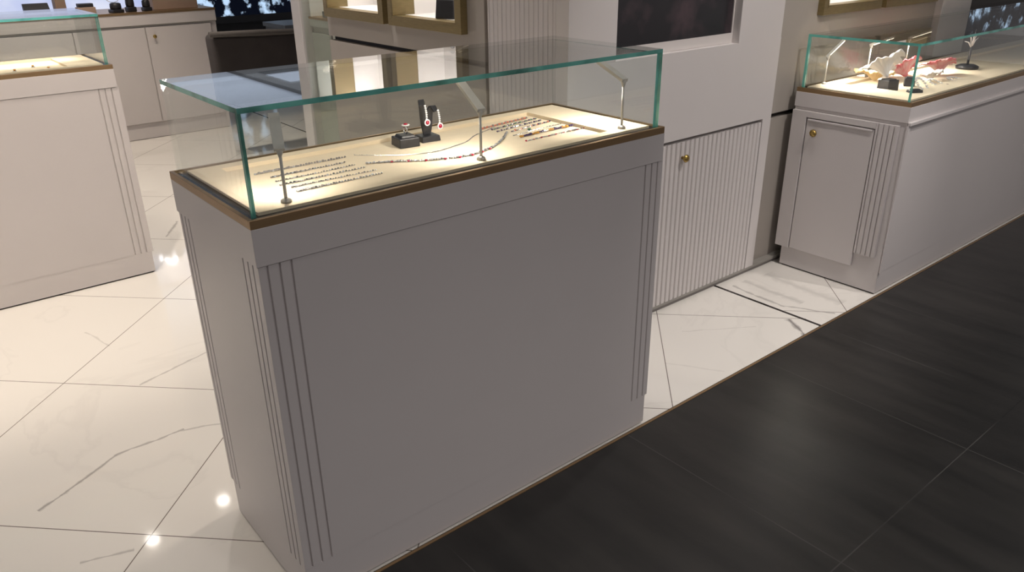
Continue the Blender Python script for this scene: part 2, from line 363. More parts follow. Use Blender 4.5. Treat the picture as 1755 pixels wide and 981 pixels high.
# recessed wall to the right of the column with two gold niches
NZ0, NZ1 = 1.13, 1.62
def wall_y(name, x0, x1, y, th, holes, mat):
    m = MB(); xs = x0
    for (a, b) in holes:
        m.box(xs, a, y, y+th, .712, CEIL); m.box(a, b, y, y+th, .712, NZ0); m.box(a, b, y, y+th, NZ1, CEIL); xs = b
    m.box(xs, x1, y, y+th, .712, CEIL); m.box(x0, x1, y, y+th, .03, .690); m.box(x0, x1, y+.03, y+th, .690, .712, 1)
    return struct(m.build(name, mat))
RN = [(2.80, 3.24), (3.345, 3.82)]
wall_y('wall_right', CX1, 3.90, .535, .05, RN, [beige, dark_gap])
m = MB(); m.box(3.90, 4.25, .50, .62, .03, CEIL); struct(m.build('wall_pilaster', paint2, bevel=.002))
def niche(n, axis, a0, a1, face, depth, label):
    """gold framed lit niche. axis 'y': faces -y, spans x ; axis 'x': faces -x, spans y"""
    t = thing('display_niche', label, 'display niche', ((a0+a1)/2, face, NZ0) if axis == 'y' else (face, (a0+a1)/2, NZ0), 0, None)
    h = (a1-a0)/2; H_ = NZ1-NZ0
    def bx(mb, u0, u1, d0, d1, z0, z1, mi=0):
        if axis == 'y': mb.box(u0, u1, d0, d1, z0, z1, mi)
        else: mb.box(d0, d1, u0, u1, z0, z1, mi)
    m = MB(); fw = .03
    bx(m, -h-fw, h+fw, -.03, 0, -fw, 0); bx(m, -h-fw, h+fw, -.03, 0, H_, H_+fw); bx(m, -h-fw, -h, -.03, 0, 0, H_); bx(m, h, h+fw, -.03, 0, 0, H_)
    g = .008
    bx(m, -h, -h+g, -.03, .075, g, H_-g); bx(m, h-g, h, -.03, .075, g, H_-g); bx(m, -h, h, -.03, .03, 0, g); bx(m, -h, h, -.03, .06, H_-g, H_)
    m.build('frame', gold, t, .001)
    m = MB(); bx(m, -h, h, depth-.01, depth, 0, H_); bx(m, -h, -h+g, .075, depth-.01, 0, H_); bx(m, h-g, h, .075, depth-.01, 0, H_)
    bx(m, -h+g, h-g, .03, depth-.01, 0, g); bx(m, -h+g, h-g, .06, depth-.01, H_-g, H_)
    m.build('lining', niche_w, t)
    l = bpy.data.lights.new('niche_lamp', 'AREA'); l.shape = 'RECTANGLE'; l.size = (a1-a0)*.8; l.size_y = .04; l.energy = 1.9; l.color = (1, .96, .93)
    if axis == 'x': l.size, l.size_y = l.size_y, l.size
    o = bpy.data.objects.new('niche_lamp', l); COL.objects.link(o); o.parent = t
    o.location = (0, depth*.5, H_-g-.004) if axis == 'y' else (depth*.5, 0, H_-g-.004)
    return t
niche(0, 'y', 2.80, 3.24, .535, .22, 'gold framed lit wall niche directly above the left end of the right showcase')
niche(1, 'y', 3.345, 3.82, .535, .22, 'gold framed lit wall niche further right, beside the pale pilaster')

# niche wall (faces left), mirrored bay and white post
NX = CX0
LN = [(1.06, 1.50), (1.60, 2.06)]
m = MB(); ys = .93
for a, b in LN:
    m.box(NX, NX+.05, ys, a, 1.012, CEIL); m.box(NX, NX+.05, a, b, 1.012, NZ0); m.box(NX, NX+.05, a, b, NZ1, CEIL); ys = b
m.box(NX, NX+.05, ys, 2.12, 1.012, CEIL); m.box(NX, NX+.05, .93, 2.12, 0, .992); m.box(NX+.03, NX+.05, .93, 2.12, .992, 1.012, 1)
m.box(NX+.012, NX+.05, .905, .93, 0, CEIL, 0)
struct(m.build('wall_left', [beige, dark_gap]))
for i, (a, b) in enumerate(LN):
    niche(i, 'x', a, b, NX, .22, ['gold framed lit wall niche nearer the fluted column, above the glass case', 'gold framed lit wall niche farther back, beside the greenish glass cabinet'][i])
# greenish glass-fronted cabinet between niche wall and post
t = thing('tall_cabinet', 'narrow pale green lacquer cabinet behind glass, between the gold niche and white post', 'cabinet', (NX+.03, 2.12, 0))
m = MB(); m.box(.02, .40, .0, .28, 0, 1.0); m.box(.012, .40, .0, .28, 1.03, 1.065); m.box(.03, .40, 0, .28, 1.0, 1.03); m.build('body', pane_green, t, .001)
m = MB(); m.box(.010, .40, .0, .28, 1.065, 1.075); m.build('brass_ledge', brass, t)
m = MB(); m.box(.40, .42, 0, .28, 1.075, 1.7); m.box(0.02, .42, 0, .28, 1.7, 2.8); m.box(.02, .40, .270, .28, 1.075, 1.7); m.build('light_back', niche_w, t)
m = MB(); m.box(-.02, -.012, .0, .28, .0, 1.7, 0, 1, 0); m.build('glass_pane', [glass_g, seal_m], t)
area('tall_cabinet_lamp', (NX+.25, 2.26, 1.68), (.2, .2), 1.8, (1, .97, .95))
m = MB(); m.box(-.05, .05, -.04, .04, 0, .028); m.box(-.035, .035, -.03, .03, .028, .04); tag(m.build('jewellery_tray', mirror_m, None, .002, (NX+.12, 2.27, 1.075)), 'small grey jewellery tray on the shelf inside the greenish cabinet', 'tray')
m = MB(); m.box(NX, NX+.09, 2.405, 2.50, 0, CEIL); struct(m.build('trim_4', paint2, bevel=.003))

# far background -------------------------------------------------------
m = MB(); m.box(-3, 1.9, 5.95, 6.05, 0, 1.58); struct(m.build('wall_back', beige))
t = thing('light_box', 'glowing pale blue light panel standing behind the rear white counter', 'light panel', (.55, 5.82, 0))
m = MB(); m.box(-2.3, 1.25, 0, .06, .93, 1.50); m.build('lit_face', blue_m, t); m = MB(); m.box(-2.33, 1.28, .0, .1, .90, .93); m.box(-2.33, 1.28, 0, .1, 1.50, 1.54); m.box(-2.3, 1.25, .02, .1, 0, .90); m.build('housing', tan_m, t)
tube_m = pbr('floor_glint_emitter', (1, 1, 1), .4, emis=(1, .98, .97), estr=16, noise=.01)
m = MB(); m.tube([(.66, -.03, 1.235), (.69, -.03, 1.22), (.73, -.03, 1.27), (.77, -.03, 1.29), (.82, -.03, 1.24), (.87, -.03, 1.235)], .010, 10); lt = m.build('added_glint_tube', tube_m, t)  # added emitter out of view, bent to throw a curved glint on the floor
m = MB(); m.box(1.9, 9.8, 8.6, 8.8, 0, 2.0); struct(m.build('wall_far', dark_gap))
t = thing('shop_window', 'dark far shop window with scattered bluish white lights above the sofa', 'shop window', (4.2, 8.55, 0))
m = MB(); m.box(-2.0, 4, -.02, .0, .58, 1.9); m.build('lit_glazing', video_m, t); m = MB(); m.box(-2.05, 4.05, -.03, .05, .50, .58); m.box(-2.05, 4.05, -.03, .05, 1.9, 1.96); m.build('window_frame', dark_gap, t)
t = thing('bench_counter', 'low grey counter just behind the charcoal sofa', 'counter', (3.1, 6.4, 0))
m = MB(); m.box(-.13, 1.2, 0, .5, .0, .60); m.build('body', mirror_m, t, .004); m = MB(); m.box(-.15, 1.22, -.02, .52, .60, .64); m.build('top', mirror_m, t, .003)

# sofa
t = thing('sofa', 'charcoal velvet sofa seen from behind, between rear counter and white post', 'sofa', (2.06, 4.15, 0))
def soft_box(x0, x1, y0, y1, z0, z1, r, mb=None):
    mb = mb or MB(); mb.box(x0, x1, y0, y1, z0, z1); return mb
def soft(mb, name, mat, par, r):
    o = mb.build(name, mat, par); b = o.modifiers.new('bevel', 'BEVEL'); b.width = r; b.segments = 5; b.limit_method = 'ANGLE'
    for p in o.data.polygons: p.use_smooth = True
    return o
m = MB(); m.prism([(-.62, 0), (.95, 0), (.95, .16), (-.62, .16)], .36, .80); 
for i, v in enumerate(m.v):
    if v[2] > .5: m.v[i] = (v[0]*1.03, v[1]-.03, v[2]+(0.04 if v[0] < 0 else 0))
soft(m, 'backrest', sofa_m, t, .035)
m = MB(); m.tube([(-.655, -.035, .848), (-.3, -.04, .835), (0.1, -.04, .82), (.5, -.04, .822), (.97, -.04, .81)], [.018, .022, .016, .022, .018], 10, 0); m.build('top_roll', sofa_t, t)
soft(soft_box(.28, .95, .16, .80, .34, .48, .04), 'seat', sofa_m, t, .04)
soft(soft_box(.86, .95, .10, .82, .34, .62, .04), 'armrest', sofa_m, t, .04)
for x in (.34, .88):
    for y in (.08, .74):
        m = MB(); m.box(x-.012, x+.012, y-.012, y+.012, 0, .36); m.build('leg', dark_gap, t)

# right edge background beyond pilaster
m = MB(); m.box(4.25, 12, 1.6, 1.7, 0, CEIL); struct(m.build('wall_far', dark_gap))
t = thing('shop_window', 'dark shop window with blue lights beyond the pale pilaster at far right', 'shop window', (6.2, 1.58, 0))
m = MB(); m.box(-1.8, 3.6, -.02, .0, .9, 2.4); m.build('lit_glazing', video_m, t); m = MB(); m.box(-1.85, 3.65, -.03, .015, .84, .9); m.build('window_frame', dark_gap, t)

# ------------------------------------------------------------------ showcases
def notched(x0, x1, y0, y1, fr, lf, gw=.0055, gd=.005):
    """rectangle outline with grooves on the front (y0) and left (x0) and right (x1) faces"""
    pts = [(x0, y0)]
    for g in sorted(fr): pts += [(g-gw/2, y0), (g-gw/4, y0+gd), (g+gw/4, y0+gd), (g+gw/2, y0)]
    pts.append((x1, y0))
    for g in sorted(lf): pts += [(x1, g-gw/2), (x1-gd, g-gw/4), (x1-gd, g+gw/4), (x1, g+gw/2)]
    pts += [(x1, y1), (x0, y1)]
    for g in sorted(lf, reverse=True): pts += [(x0, g+gw/2), (x0+gd, g+gw/4), (x0+gd, g-gw/4), (x0, g-gw/2)]
    return pts
def glass_box(t, L, D, z0, z1, ins, th=.010, back_edge=False):
    a = ins
    specs = [('glass_panel', (a, L-a, a, a+th, z0, z1-th), 1), ('glass_panel', (a, L-a, D-a-th, D-a, z0, z1-th), 1),
             ('glass_panel', (a, a+th, a+th, D-a-th, z0, z1-th), 0), ('glass_panel', (L-a-th, L-a, a+th, D-a-th, z0, z1-th), 0),
             ('glass_top', (a, L-a, a, D-a, z1-th, z1), 2)]
    for nme, b, thin in specs:
        m = MB(); m.box(*b, 0, 1, thin)
        if thin == 2: m.m[3] = 0; m.m[5] = 0
        if not back_edge:
            if thin == 1 and b[2] > a: m.m = [0]*6
            if thin == 0: m.m[3] = 0
        m.build(nme, [glass, gedge], t)
def showcase(label, loc, L, D, H_, gz, fasc, plz, ins=.013, body_ins=.0, tray=True, door=False, back_over=.02, group=None, ffr=None, flf=None):
    t = thing('display_case', label, 'showcase', loc, 0, group)
    bt = H_-.018
    fr = ffr or [.021, .046, .070, L-.066, L-.041, L-.017]; lf = flf or [.027, .051, .076, D-.066, D-.042, D-.018]
    m = MB()
    if not door: m.prism(notched(.003, L+.004, .002, D-.003, fr, lf), plz, fasc)
    else:
        m.prism(notched(.003, L, .002, D-.003, [], []), plz, fasc)
    m.build('body', paint, t, 0)
    m = MB(); m.box(.003, L-.004 if not door else L, .003, D-back_over-.004, .007, plz); m.box(.010, L-.012, .010, D-back_over-.012, 0, .007, 1); m.build('plinth', [paint, dark_gap], t)  # dark box at the floor paints the shade line under the plinth
    m = MB(); m.box(0 if not door else -.002, L, -.001, D, fasc+.0015, bt); m.box(.005, L-.005, .005, D-.005, fasc, fasc+.0015, 1); m.build('fascia', [paint, dark_gap], t, .0012)  # thin dark box in the seam paints shade below the fascia
    m = MB(); w_ = .008; 
    for b in ((0, L, 0, w_), (0, L, D-w_, D), (0, w_, w_, D-w_), (L-w_, L, w_, D-w_)): m.box(b[0], b[1], b[2], b[3], bt, H_)
    m.build('brass_trim', brass, t, .0008)
    m = MB(); q = w_; e = .030
    for b in ((q, L-q, q, e), (q, L-q, D-e, D-q), (q, e, e, D-e), (L-e, L-q, e, D-e)): m.box(b[0], b[1], b[2], b[3], bt, H_-.004)
    m.build('glazing_channel', chan, t)
    # fabric bed with a shallow well
    m = MB(); u0, u1, v0, v1 = (.094, L-.158, .060, D-.065); z1, z0 = H_+.002, (H_-.007 if tray else H_-.010)
    if not tray: u0, u1, v0, v1 = (.2, L-.2, .12, D-.1)
    for b in ((e, L-e, e, v0), (e, L-e, v1, D-e), (e, u0, v0, v1), (u1, L-e, v0, v1)): m.box(b[0], b[1], b[2], b[3], bt, z1)
    m.box(u0, u1, v0, v1, bt, z0)
    m.build('fabric_bed', fabric, t, 0)
    glass_box(t, L, D, H_-.006, gz, ins, back_edge=door)
    return t
L0, D0 = 1.16, .45
main = showcase('white lacquer glass-topped showcase in the centre with cream jewellery bed', (0, 0, 0), L0, D0, .95, 1.152, .855, .105)
left = showcase('white glass-topped showcase standing behind on the marble at far left', (.362-L0, 2.322, 0), L0, D0, .95, 1.152, .855, .105, ffr=[.021, .046, .07, L0-.075, L0-.05, L0-.025])
# right showcase: lower, with a door in its left side
RX, RL, RD, RH = 2.632, 2.60, .495, .818
right = showcase('low white showcase at the right holding shells, with a brass-knobbed side door', (RX, .004, 0), RL, RD, RH, 1.036, .737, .10, tray=False, door=True, back_over=.025)
# side cladding of the right showcase: stiles, fluting and door
m = MB()
m.box(-.014, .003, .425, RD-.003, .098, .725)            # rear stile
m.box(-.014, .003, .118, .425, .700, .725)            # head
gw = .005; gs = [.045, .066, .087, .108]
pts = [(.003, .028), (-.012, .028)]
for g in gs: pts += [(-.012, g-gw/2), (-.006, g-gw/4), (-.006, g+gw/4), (-.012, g+gw/2)]
pts += [(-.012, .118), (.003, .118)]
m.prism(pts, .165, .725); m.build('side_stiles', paint, right, .001)
m = MB(); m.box(-.010, .003, .122, .421, .10, .695); m.box(-.016, -.010, .128, .415, .686, .695); dr = m.build('side_door', paint, right, .002)
m = MB(); m.lathe([(.006, 0), (.006, -.010), (.015, -.012), (.017, -.018), (.012, -.024), (.004, -.027)], (-.010, .376, .640), 8, 0, 'x'); m.build('knob', knob_m, dr)
m = MB(); m.box(.0, RL, -.012, .0, .728, .742); m.box(0, .016, -.006, .0, .1, .728); m.build('front_bead', paint, right, .002)

# rear counter
t = thing('counter_cabinet', 'white rear counter with panel doors and brass edge, holding black display blocks', 'cabinet', (0, 5.15, 0))
X0, X1 = -.25, 1.835
m = MB(); m.box(X0, X1, .01, .5, .12, .845); m.build('body', paint, t)
m = MB(); m.box(X0+.0, X1-.01, .012, .47, .004, .118); m.box(X0+.01, X1-.02, .02, .46, 0, .004, 1); m.build('plinth', [paint, dark_gap], t)  # dark strip at the floor paints shade under the counter
m = MB(); m.box(X0, X1, -.012, .5, .848, .925); m.box(X0, X1, -.004, .5, .84, .848, 1); m.build('fascia', [paint, taupe], t, .001)
m = MB(); m.box(X0-.003, X1+.003, -.016, .5, .925, .942); m.build('brass_edge', brass, t, .001)
for a in (.295, .795, 1.295):
    m = MB(); m.box(a, a+.493, -.004, .010, .125, .828); d = m.build('door', paint, t, .002)
    if a == 1.295:
        k = MB(); k.lathe([(.006, 0), (.006, -.012), (.014, -.016), (.014, -.022), (.004, -.027)], (1.347, -.004, .762), 12, 0, 'y'); k.build('knob', knob_m, d)
CT = .942
m = MB(); m.box(0, .335, 0, .22, 0, .22); m.box(-.004, .339, -.004, .224, .22, .24); tag(m.build('storage_box', tan_m, None, .003, (1.405, 5.23, CT)), 'plain tan box at the right end of the rear counter', 'box')
def bust(label, x, y, s, h):
    t = thing('display_block', label, 'jewellery display', (x, y, CT), .2, 'black display blocks on the rear counter')
    m = MB(); m.box(-s, s, -s, s, 0, h*.35); m.build('base', black_l, t, .006)
    m = MB(); m.lathe([(s*.9, h*.35), (s*.95, h*.6), (s*.9, h*.9), (s*.6, h)], (0, 0, 0), 16); m.build('cushion', black_l, t)
    return t
bust('squat black display block, leftmost on the rear counter, carrying a thin hoop', 1.13, 5.20, .042, .07)
m = MB(); m.tube([(.055*math.cos(a), 0, .055*math.sin(a)) for a in [i*PI/12 for i in range(25)]], .0022, 6, 0, False)
tag(m.build('bangle', silver, None, 0, (1.12, 5.20, CT+.127)), 'thin silver hoop bangle standing on the leftmost black block', 'bangle')
bust('tall black display block in the middle of the rear counter', 1.235, 5.21, .032, .10)
bust('small black display block on the rear counter next to the tan box', 1.345, 5.20, .03, .08)
t = thing('display_block', 'black and tan display block above the left showcase glass on rear counter', 'jewellery display', (.93, 5.22, CT))
m = MB(); m.box(-.06, .06, -.04, .04, 0, .05); m.build('base', tan_m, t, .004); m = MB(); m.box(-.05, .05, -.035, .035, .05, .075); m.build('pad', black_l, t, .004)
m = MB(); m.box(-.035, .035, -.05, .05, 0, .2); m.box(-.04, .04, -.055, .055, .2, .22); tag(m.build('storage_box', tan_m, None, .003, (.80, 5.4, CT)), 'narrow tan box standing at the left part of the rear counter', 'box')
t = thing('display_block', 'dark slanted display pad at the far left of the rear counter', 'jewellery display', (.62, 5.22, CT))
m = MB(); m.prism([(-.04, 0), (.05, 0), (.05, .09), (.03, .09), (-.04, .02)], -.08, .08, 0, 'x'); m.build('pad', black_l, t, .003)
m = MB(); m.box(-.09, .09, -.05, .06, -.0001, .004); m.build('base', tan_m, t)

# ------------------------------------------------------------------ case lamps
def case_lamp(label, base, top_z, tip, power=.6, group=None):
    bx, by, bz = base
    t = thing('case_lamp', label, 'lamp', base, 0, group)
    H_ = top_z-bz
    m = MB(); m.lathe([(.0105, 0), (.0105, .005), (.006, .009)], (0, 0, 0), 18); m.build('foot', steel_l, t)
    m = MB(); m.tube([(0, 0, .006), (0, 0, H_)], .0032, 10); m.build('pole', steel, t)
    m = MB(); m.lathe([(.003, H_-.014), (.0065, H_-.004), (.0065, H_+.004)], (0, 0, 0), 12); m.build('hinge', steel, t)
    d = Vector(tip)-Vector((bx, by, top_z)); Ln = d.length; d.normalize()
    s = d.cross(Vector((0, 0, 1))).normalized(); u = s.cross(d).normalized()
    def P(a, b, c): return tuple(Vector((0, 0, H_))+d*a+s*b+u*c)
    hw = .0105
    m = MB(); vs_ = [P(a, b, c) for c in (0, .009) for b in (-hw, hw) for a in (-.004, Ln)]
    fs = [(0, 2, 3, 1), (4, 5, 7, 6), (0, 1, 5, 4), (2, 6, 7, 3), (0, 4, 6, 2), (1, 3, 7, 5)]
    m.add(vs_, fs); m.build('lamp_head', steel, t, .001)
    m = MB(); vs_ = [P(a, b, c) for c in (-.0012, .0) for b in (-hw*.6, hw*.6) for a in (.012, Ln-.006)]; m.add(vs_, fs); m.build('led_strip', led, t)
    l = bpy.data.lights.new('case_lamp_light', 'AREA'); l.shape = 'RECTANGLE'; l.size = Ln*.8; l.size_y = .012; l.energy = power; l.color = (1, .90, .79); l.spread = R(150)
    o = bpy.data.objects.new('case_lamp_light', l); COL.objects.link(o); o.parent = t
    c = Vector((0, 0, H_))+d*Ln*.5-u*.004
    mt = Matrix((d, -s, u)).transposed().to_4x4(); mt.translation = c; o.matrix_local = mt
    return t
BZ = .952
case_lamp('small grey case lamp near the left end of the central showcase', (.099, .056, BZ), 1.056, (.120, .112, 1.110))
case_lamp('small grey case lamp at the middle of the central showcase', (.578, .054, BZ), 1.064, (.588, .143, 1.114))
case_lamp('small grey case lamp at the right end of the central showcase', (1.050, .056, BZ), 1.075, (1.052, .150, 1.112), .8)
RZ = RH+.002
case_lamp('small grey case lamp at the left rear corner of the shell showcase', (2.765, .452, RZ), .935, (2.795, .40, 1.008), 1.7)
case_lamp('thin case lamp behind the white shell in the right showcase', (3.13, .452, RZ), .95, (3.15, .36, .99), 1.9)
case_lamp('case lamp standing behind the pink shells in the right showcase', (3.50, .452, RZ), .95, (3.52, .36, .99), 1.7)
area('left_case_fill', (.0, 2.62, 1.12), (.5, .02), .8, (1, .86, .70), spread=R(75))  # bare fill light added inside the left case, without any fixture

# ------------------------------------------------------------------ jewellery in the central case
WZ = .943   # well level
def J(x, y):
    k = 1.0240; return (CAM[0]+(x-CAM[0])*k, CAM[1]+(y-CAM[1])*k)
def curve_pts(ctrl, n):
    """Catmull-Rom through ctrl, n samples"""
    c = [Vector(p) for p in ctrl]; c = [c[0]*2-c[1]]+c+[c[-1]*2-c[-2]]; out = []; S = len(c)-3
    for i in range(n):
        t = i/(n-1)*S; k = min(int(t), S-1); t -= k; p0, p1, p2, p3 = c[k:k+4]
        out.append(.5*((2*p1)+(-p0+p2)*t+(2*p0-5*p1+4*p2-p3)*t*t+(-p0+3*p1-3*p2+p3)*t*t*t))
    return out
def strand(name, label, cat, ctrl, n, r, mats, pick, group=None, z=WZ, jitter=.0, chain_r=.0007, big=None, bigname='gemstone', bigmat=None, bigr=.004):
    ctrl = [J(*p) for p in ctrl]; o0 = Vector((*ctrl[0], z)); pts = [Vector((p[0], p[1], z))-o0 for p in curve_pts([(a, b, 0) for a, b in ctrl], n)]
    t = thing(name, label, cat, tuple(o0), 0, group)
    m = MB(); m.tube([p+Vector((0, 0, chain_r)) for p in pts], chain_r, 5, 0); m.build('chain', silver, t)
    m = MB()
    for i, p in enumerate(pts):
        rr = r*1.12*(1+random.uniform(-.2, .2)); jx = random.uniform(-jitter, jitter)
        m.gem(p+Vector((jx, random.uniform(-jitter, jitter), rr*.8)), rr, pick(i), k=6)
    m.build('stone_row', mats, t)
    if big:
        for i in big:
            g = MB(); g.gem(pts[i]+Vector((0, -.004, bigr*.8)), bigr, k=8); g.build(bigname, bigmat, t)
    return t
B = [(.127, .273, .345, .274, 'dark stone bracelet, rearmost of the left rows'), (.144, .228, .322, .232, 'fine diamond bracelet, second of the left rows from the back'),
     (.140, .192, .330, .199, 'fine bracelet, third of the left rows from the back'), (.134, .160, .334, .165, 'fine bracelet, fourth of the left rows from the back'),
     (.146, .130, .344, .130, 'thin bracelet, second of the left rows from the front'), (.142, .096, .339, .098, 'diamond bracelet with a clasp, frontmost of the left rows')]
for i, (x0, y0, x1, y1, lb) in enumerate(B):
    ms = [dsilver, silver, diamond]
    strand('bracelet', lb, 'bracelet', [(x0, y0), (x0*.6+x1*.4, y0+.001), (x1, y1)], [40, 34, 34, 34, 36, 34][i], [.0030, .0026, .0022, .0026, .0022, .0029][i], ms,
           (lambda i_: (lambda k: (0 if i_ == 0 and k % 2 else (2 if (k*7+i_) % 5 == 0 else (1 if k % 2 else 0)))))(i), 'bracelets laid in rows at the left of the central case', jitter=.0006)
strand('necklace', 'slim silver chain necklace curving in front of the black ring block', 'necklace',
       [(.373, .278), (.458, .201), (.528, .175), (.59, .186), (.649, .206), (.707, .246), (.80, .285)], 120, .0016, [silver, diamond], lambda k: 1 if k > 40 and k % 3 == 0 else 0)
strand('necklace', 'heavier diamond necklace with red drops, lying nearest the middle lamp', 'necklace',
       [(.355, .190), (.417, .158), (.48, .118), (.564, .091), (.649, .111), (.72, .155), (.783, .212)], 92, .0031, [dsilver, diamond, silver],
       lambda k: k % 3, jitter=.0012, big=[12, 20, 28, 36, 42, 48, 54, 60], bigname='red_stone', bigmat=ruby, bigr=.0036)
RB = [((.755, .288), (.935, .312), [coral, dsilver], lambda k: 0 if k % 3 else 1, 34, .0032, 'coral red bracelet, rearmost of the right rows'),
      ((.775, .262), (.950, .288), [violet, emerald, dsilver], lambda k: k % 3, 26, .0030, 'dark green and black stone bracelet in the right rows'),
      ((.770, .236), (.945, .262), [violet, dsilver], lambda k: k % 2, 20, .0029, 'spaced dark and clear stone bracelet in the right rows'),
      ((.800, .212), (.955, .236), [violet, dsilver, coral], lambda k: k % 3, 22, .0028, 'black bead bracelet behind the green pendant'),
      ((.775, .176), (.960, .196), [silver, dsilver], lambda k: k % 2, 34, .0019, 'fine silver bracelet behind the amber and violet one'),
      ((.778, .150), (.962, .156), [amber, violet, violet, amber], lambda k: (k//2) % 4, 28, .0041, 'chunky amber and violet stone bracelet in the right rows'),
      ((.762, .108), (.975, .114), [ruby, silver, diamond], lambda k: 0 if k % 4 == 0 else 1, 34, .0026, 'thin ruby and silver bracelet, frontmost of the right rows')]
for a, b, ms, pk, n_, r_, lb in RB:
    strand('bracelet', lb, 'bracelet', [a, ((a[0]+b[0])/2, (a[1]+b[1])/2+.002), b], n_, r_, ms, pk, 'coloured bracelets laid in rows at the right of the central case', jitter=.0012)
t = thing('brooch', 'pale green stone brooch lying among the right rows of bracelets', 'brooch', (.880, .235, WZ))
m = MB(); m.gem((0, 0, .004), .006, k=8, h=.003); m.build('stone', emerald, t); m = MB(); m.lathe([(.007, 0), (.007, .001), (.005, .002)], (0, 0, 0), 12); m.build('setting', silver, t)

# ring block + ring
def rbox(mb, hx, hy, z0, z1, tx, ty):
    vs_ = [(-hx, -hy, z0), (hx, -hy, z0), (hx, hy, z0), (-hx, hy, z0), (-tx, -ty, z1), (tx, -ty, z1), (tx, ty, z1), (-tx, ty, z1)]
    mb.add(vs_, [(0, 3, 2, 1), (4, 5, 6, 7), (0, 1, 5, 4), (1, 2, 6, 5), (2, 3, 7, 6), (3, 0, 4, 7)])
t = thing('ring_block', 'black leather ring block with stepped top in the central case', 'ring stand', (.540, .318, WZ), R(-8))
m = MB(); rbox(m, .0275, .028, 0, .023, .0265, .027); m.build('base', black_l, t, .002)
m = MB(); rbox(m, .020, .021, .023, .029, .017, .018); m.build('pad', black_l, t, .0015)
t = thing('ring', 'silver ring with red stone and diamond halo on the black block', 'ring', (.543, .320, WZ+.029), R(-8))
m = MB(); m.tube([(0, .0095*math.cos(a), .010+.0105*math.sin(a)) for a in [i*PI/12 for i in range(25)]], .002, 8, 0, False); m.build('band', silver, t)
m = MB()
for j in range(10): m.gem((.0078*math.cos(j*PI/5), .0070*math.sin(j*PI/5)-.003, .0225), .003)
m.build('halo', pave, t)
m = MB(); m.gem((0, -.003, .0245), .0062, h=.004, k=8); m.build('red_stone', ruby, t)
# earring stand
t = thing('earring_stand', 'black earring stand with two curved arms on a square base', 'earring stand', (.612, .327, WZ), R(-6))
m = MB(); rbox(m, .027, .024, 0, .015, .025, .022); m.build('base', black_l, t, .002)
def arm(sx, top, name='arm'):
    m = MB(); pts = curve_pts([(sx*.004, .002, .015), (sx*.008, .002, top*.45), (sx*.0105, 0, top*.85), (sx*.013+.003*sx, -.006, top), (sx*.020, -.016, top-.012)], 16)
    n_ = len(pts)
    for i in range(n_-1):
        a, b = pts[i], pts[i+1]
    prof = []
    wds = [.008+.0035*math.sin(i/(n_-1)*PI) for i in range(n_)]
    vs_ = []
    for i, p in enumerate(pts):
        t_ = (pts[min(i+1, n_-1)]-pts[max(i-1, 0)]).normalized(); s = Vector((1, 0, 0)); s = (s-t_*s.dot(t_)).normalized(); u = t_.cross(s)
        for (aa, bb) in ((-1, -1), (1, -1), (1, 1), (-1, 1)): vs_.append(p+s*wds[i]*.75*aa+u*.0028*bb)
    fs = [(4*i+j, 4*i+(j+1) % 4, 4*i+4+(j+1) % 4, 4*i+4+j) for i in range(n_-1) for j in range(4)]+[(0, 1, 2, 3), tuple(4*(n_-1)+j for j in range(4))]
    m.add(vs_, fs); return m.build(name, black_l, t, .001)
arm(-1, .104); arm(1, .086)
def earring(label, p, drop):
    t = thing('earring', label, 'earring', p, 0, 'ruby drop earrings on the black stand')
    n_ = 7; m = MB()
    for i in range(n_): m.gem((.0035*math.sin(i/(n_-1)*2), -.001, -drop*i/(n_-1)), .0034, h=.0034, k=6)
    m.tube([(0, 0, 0), (.0035, -.001, -drop)], .0006, 5); m.build('diamond_chain', pave, t)
    m = MB(); m.lathe([(.0085, .001), (.0085, -.001)], (.004, -.002, -drop-.008), 16, 0, 'y'); m.build('halo', pave, t)
    m = MB(); m.lathe([(.003, -.0034), (.0056, -.001), (.0056, .001)], (.004, -.003, -drop-.008), 12, 0, 'y'); m.build('red_stone', ruby, t)
earring('ruby drop earring hanging from the taller left arm of the black stand', (.594, .304, WZ+.094), .034)
earring('ruby drop earring hanging from the shorter right arm of the black stand', (.634, .306, WZ+.077), .032)

# ------------------------------------------------------------------ shells in the right case
SB = RH-.010   # well level
def shell(label, loc, rad, mat, tilt, rz, ruff=.18, ribs=9, dome=.45, seed=0, ang=PI*1.25, group='sea shells in the right showcase'):
    rd = random.Random(seed); t = thing('sea_shell', label, 'shell', loc, 0, group)
    NA, NR = 64, 14; m = MB(); vs_ = []; ph = rd.uniform(0, 6)
    rot = Matrix.Rotation(rz, 3, 'Z') @ Matrix.Rotation(tilt, 3, 'X')
    for j in range(NR+1):
        s = j/NR
        for i in range(NA+1):
            a = -ang/2+ang*i/NA; rr = rad*s*(1+.10*math.sin(3*a+ph)*s)
            zz = rad*dome*(math.sin(s*PI*.62))+rad*ruff*s*s*s*math.sin(ribs*a+ph)*.6+rad*.04*s*math.cos(ribs*3*a)
            vs_.append(rot @ Vector((rr*math.sin(a), rr*math.cos(a)-rad*.35, zz)))
    zm = min(v.z for v in vs_); vs_ = [v-Vector((0, 0, zm)) for v in vs_]
    W_ = NA+1; fs = [(j*W_+i, j*W_+i+1, (j+1)*W_+i+1, (j+1)*W_+i) for j in range(NR) for i in range(NA)]
    m.add(vs_, fs, 0, True); o = m.build('valve', mat, t, fix=False); sm = o.modifiers.new('thick', 'SOLIDIFY'); sm.thickness = .004
    m = MB(); h = rot @ Vector((0, -rad*.38, 0))-Vector((0, 0, zm)); m.lathe([(.002, -.008), (rad*.11, 0), (rad*.09, .008), (.002, .013)], tuple(h+Vector((0, 0, .008))), 12); m.build('hinge_knob', mat, t)
    return t
t = thing('display_block', 'black display block under the white ruffled shell', 'jewellery display', (2.878, .225, SB), R(-12))
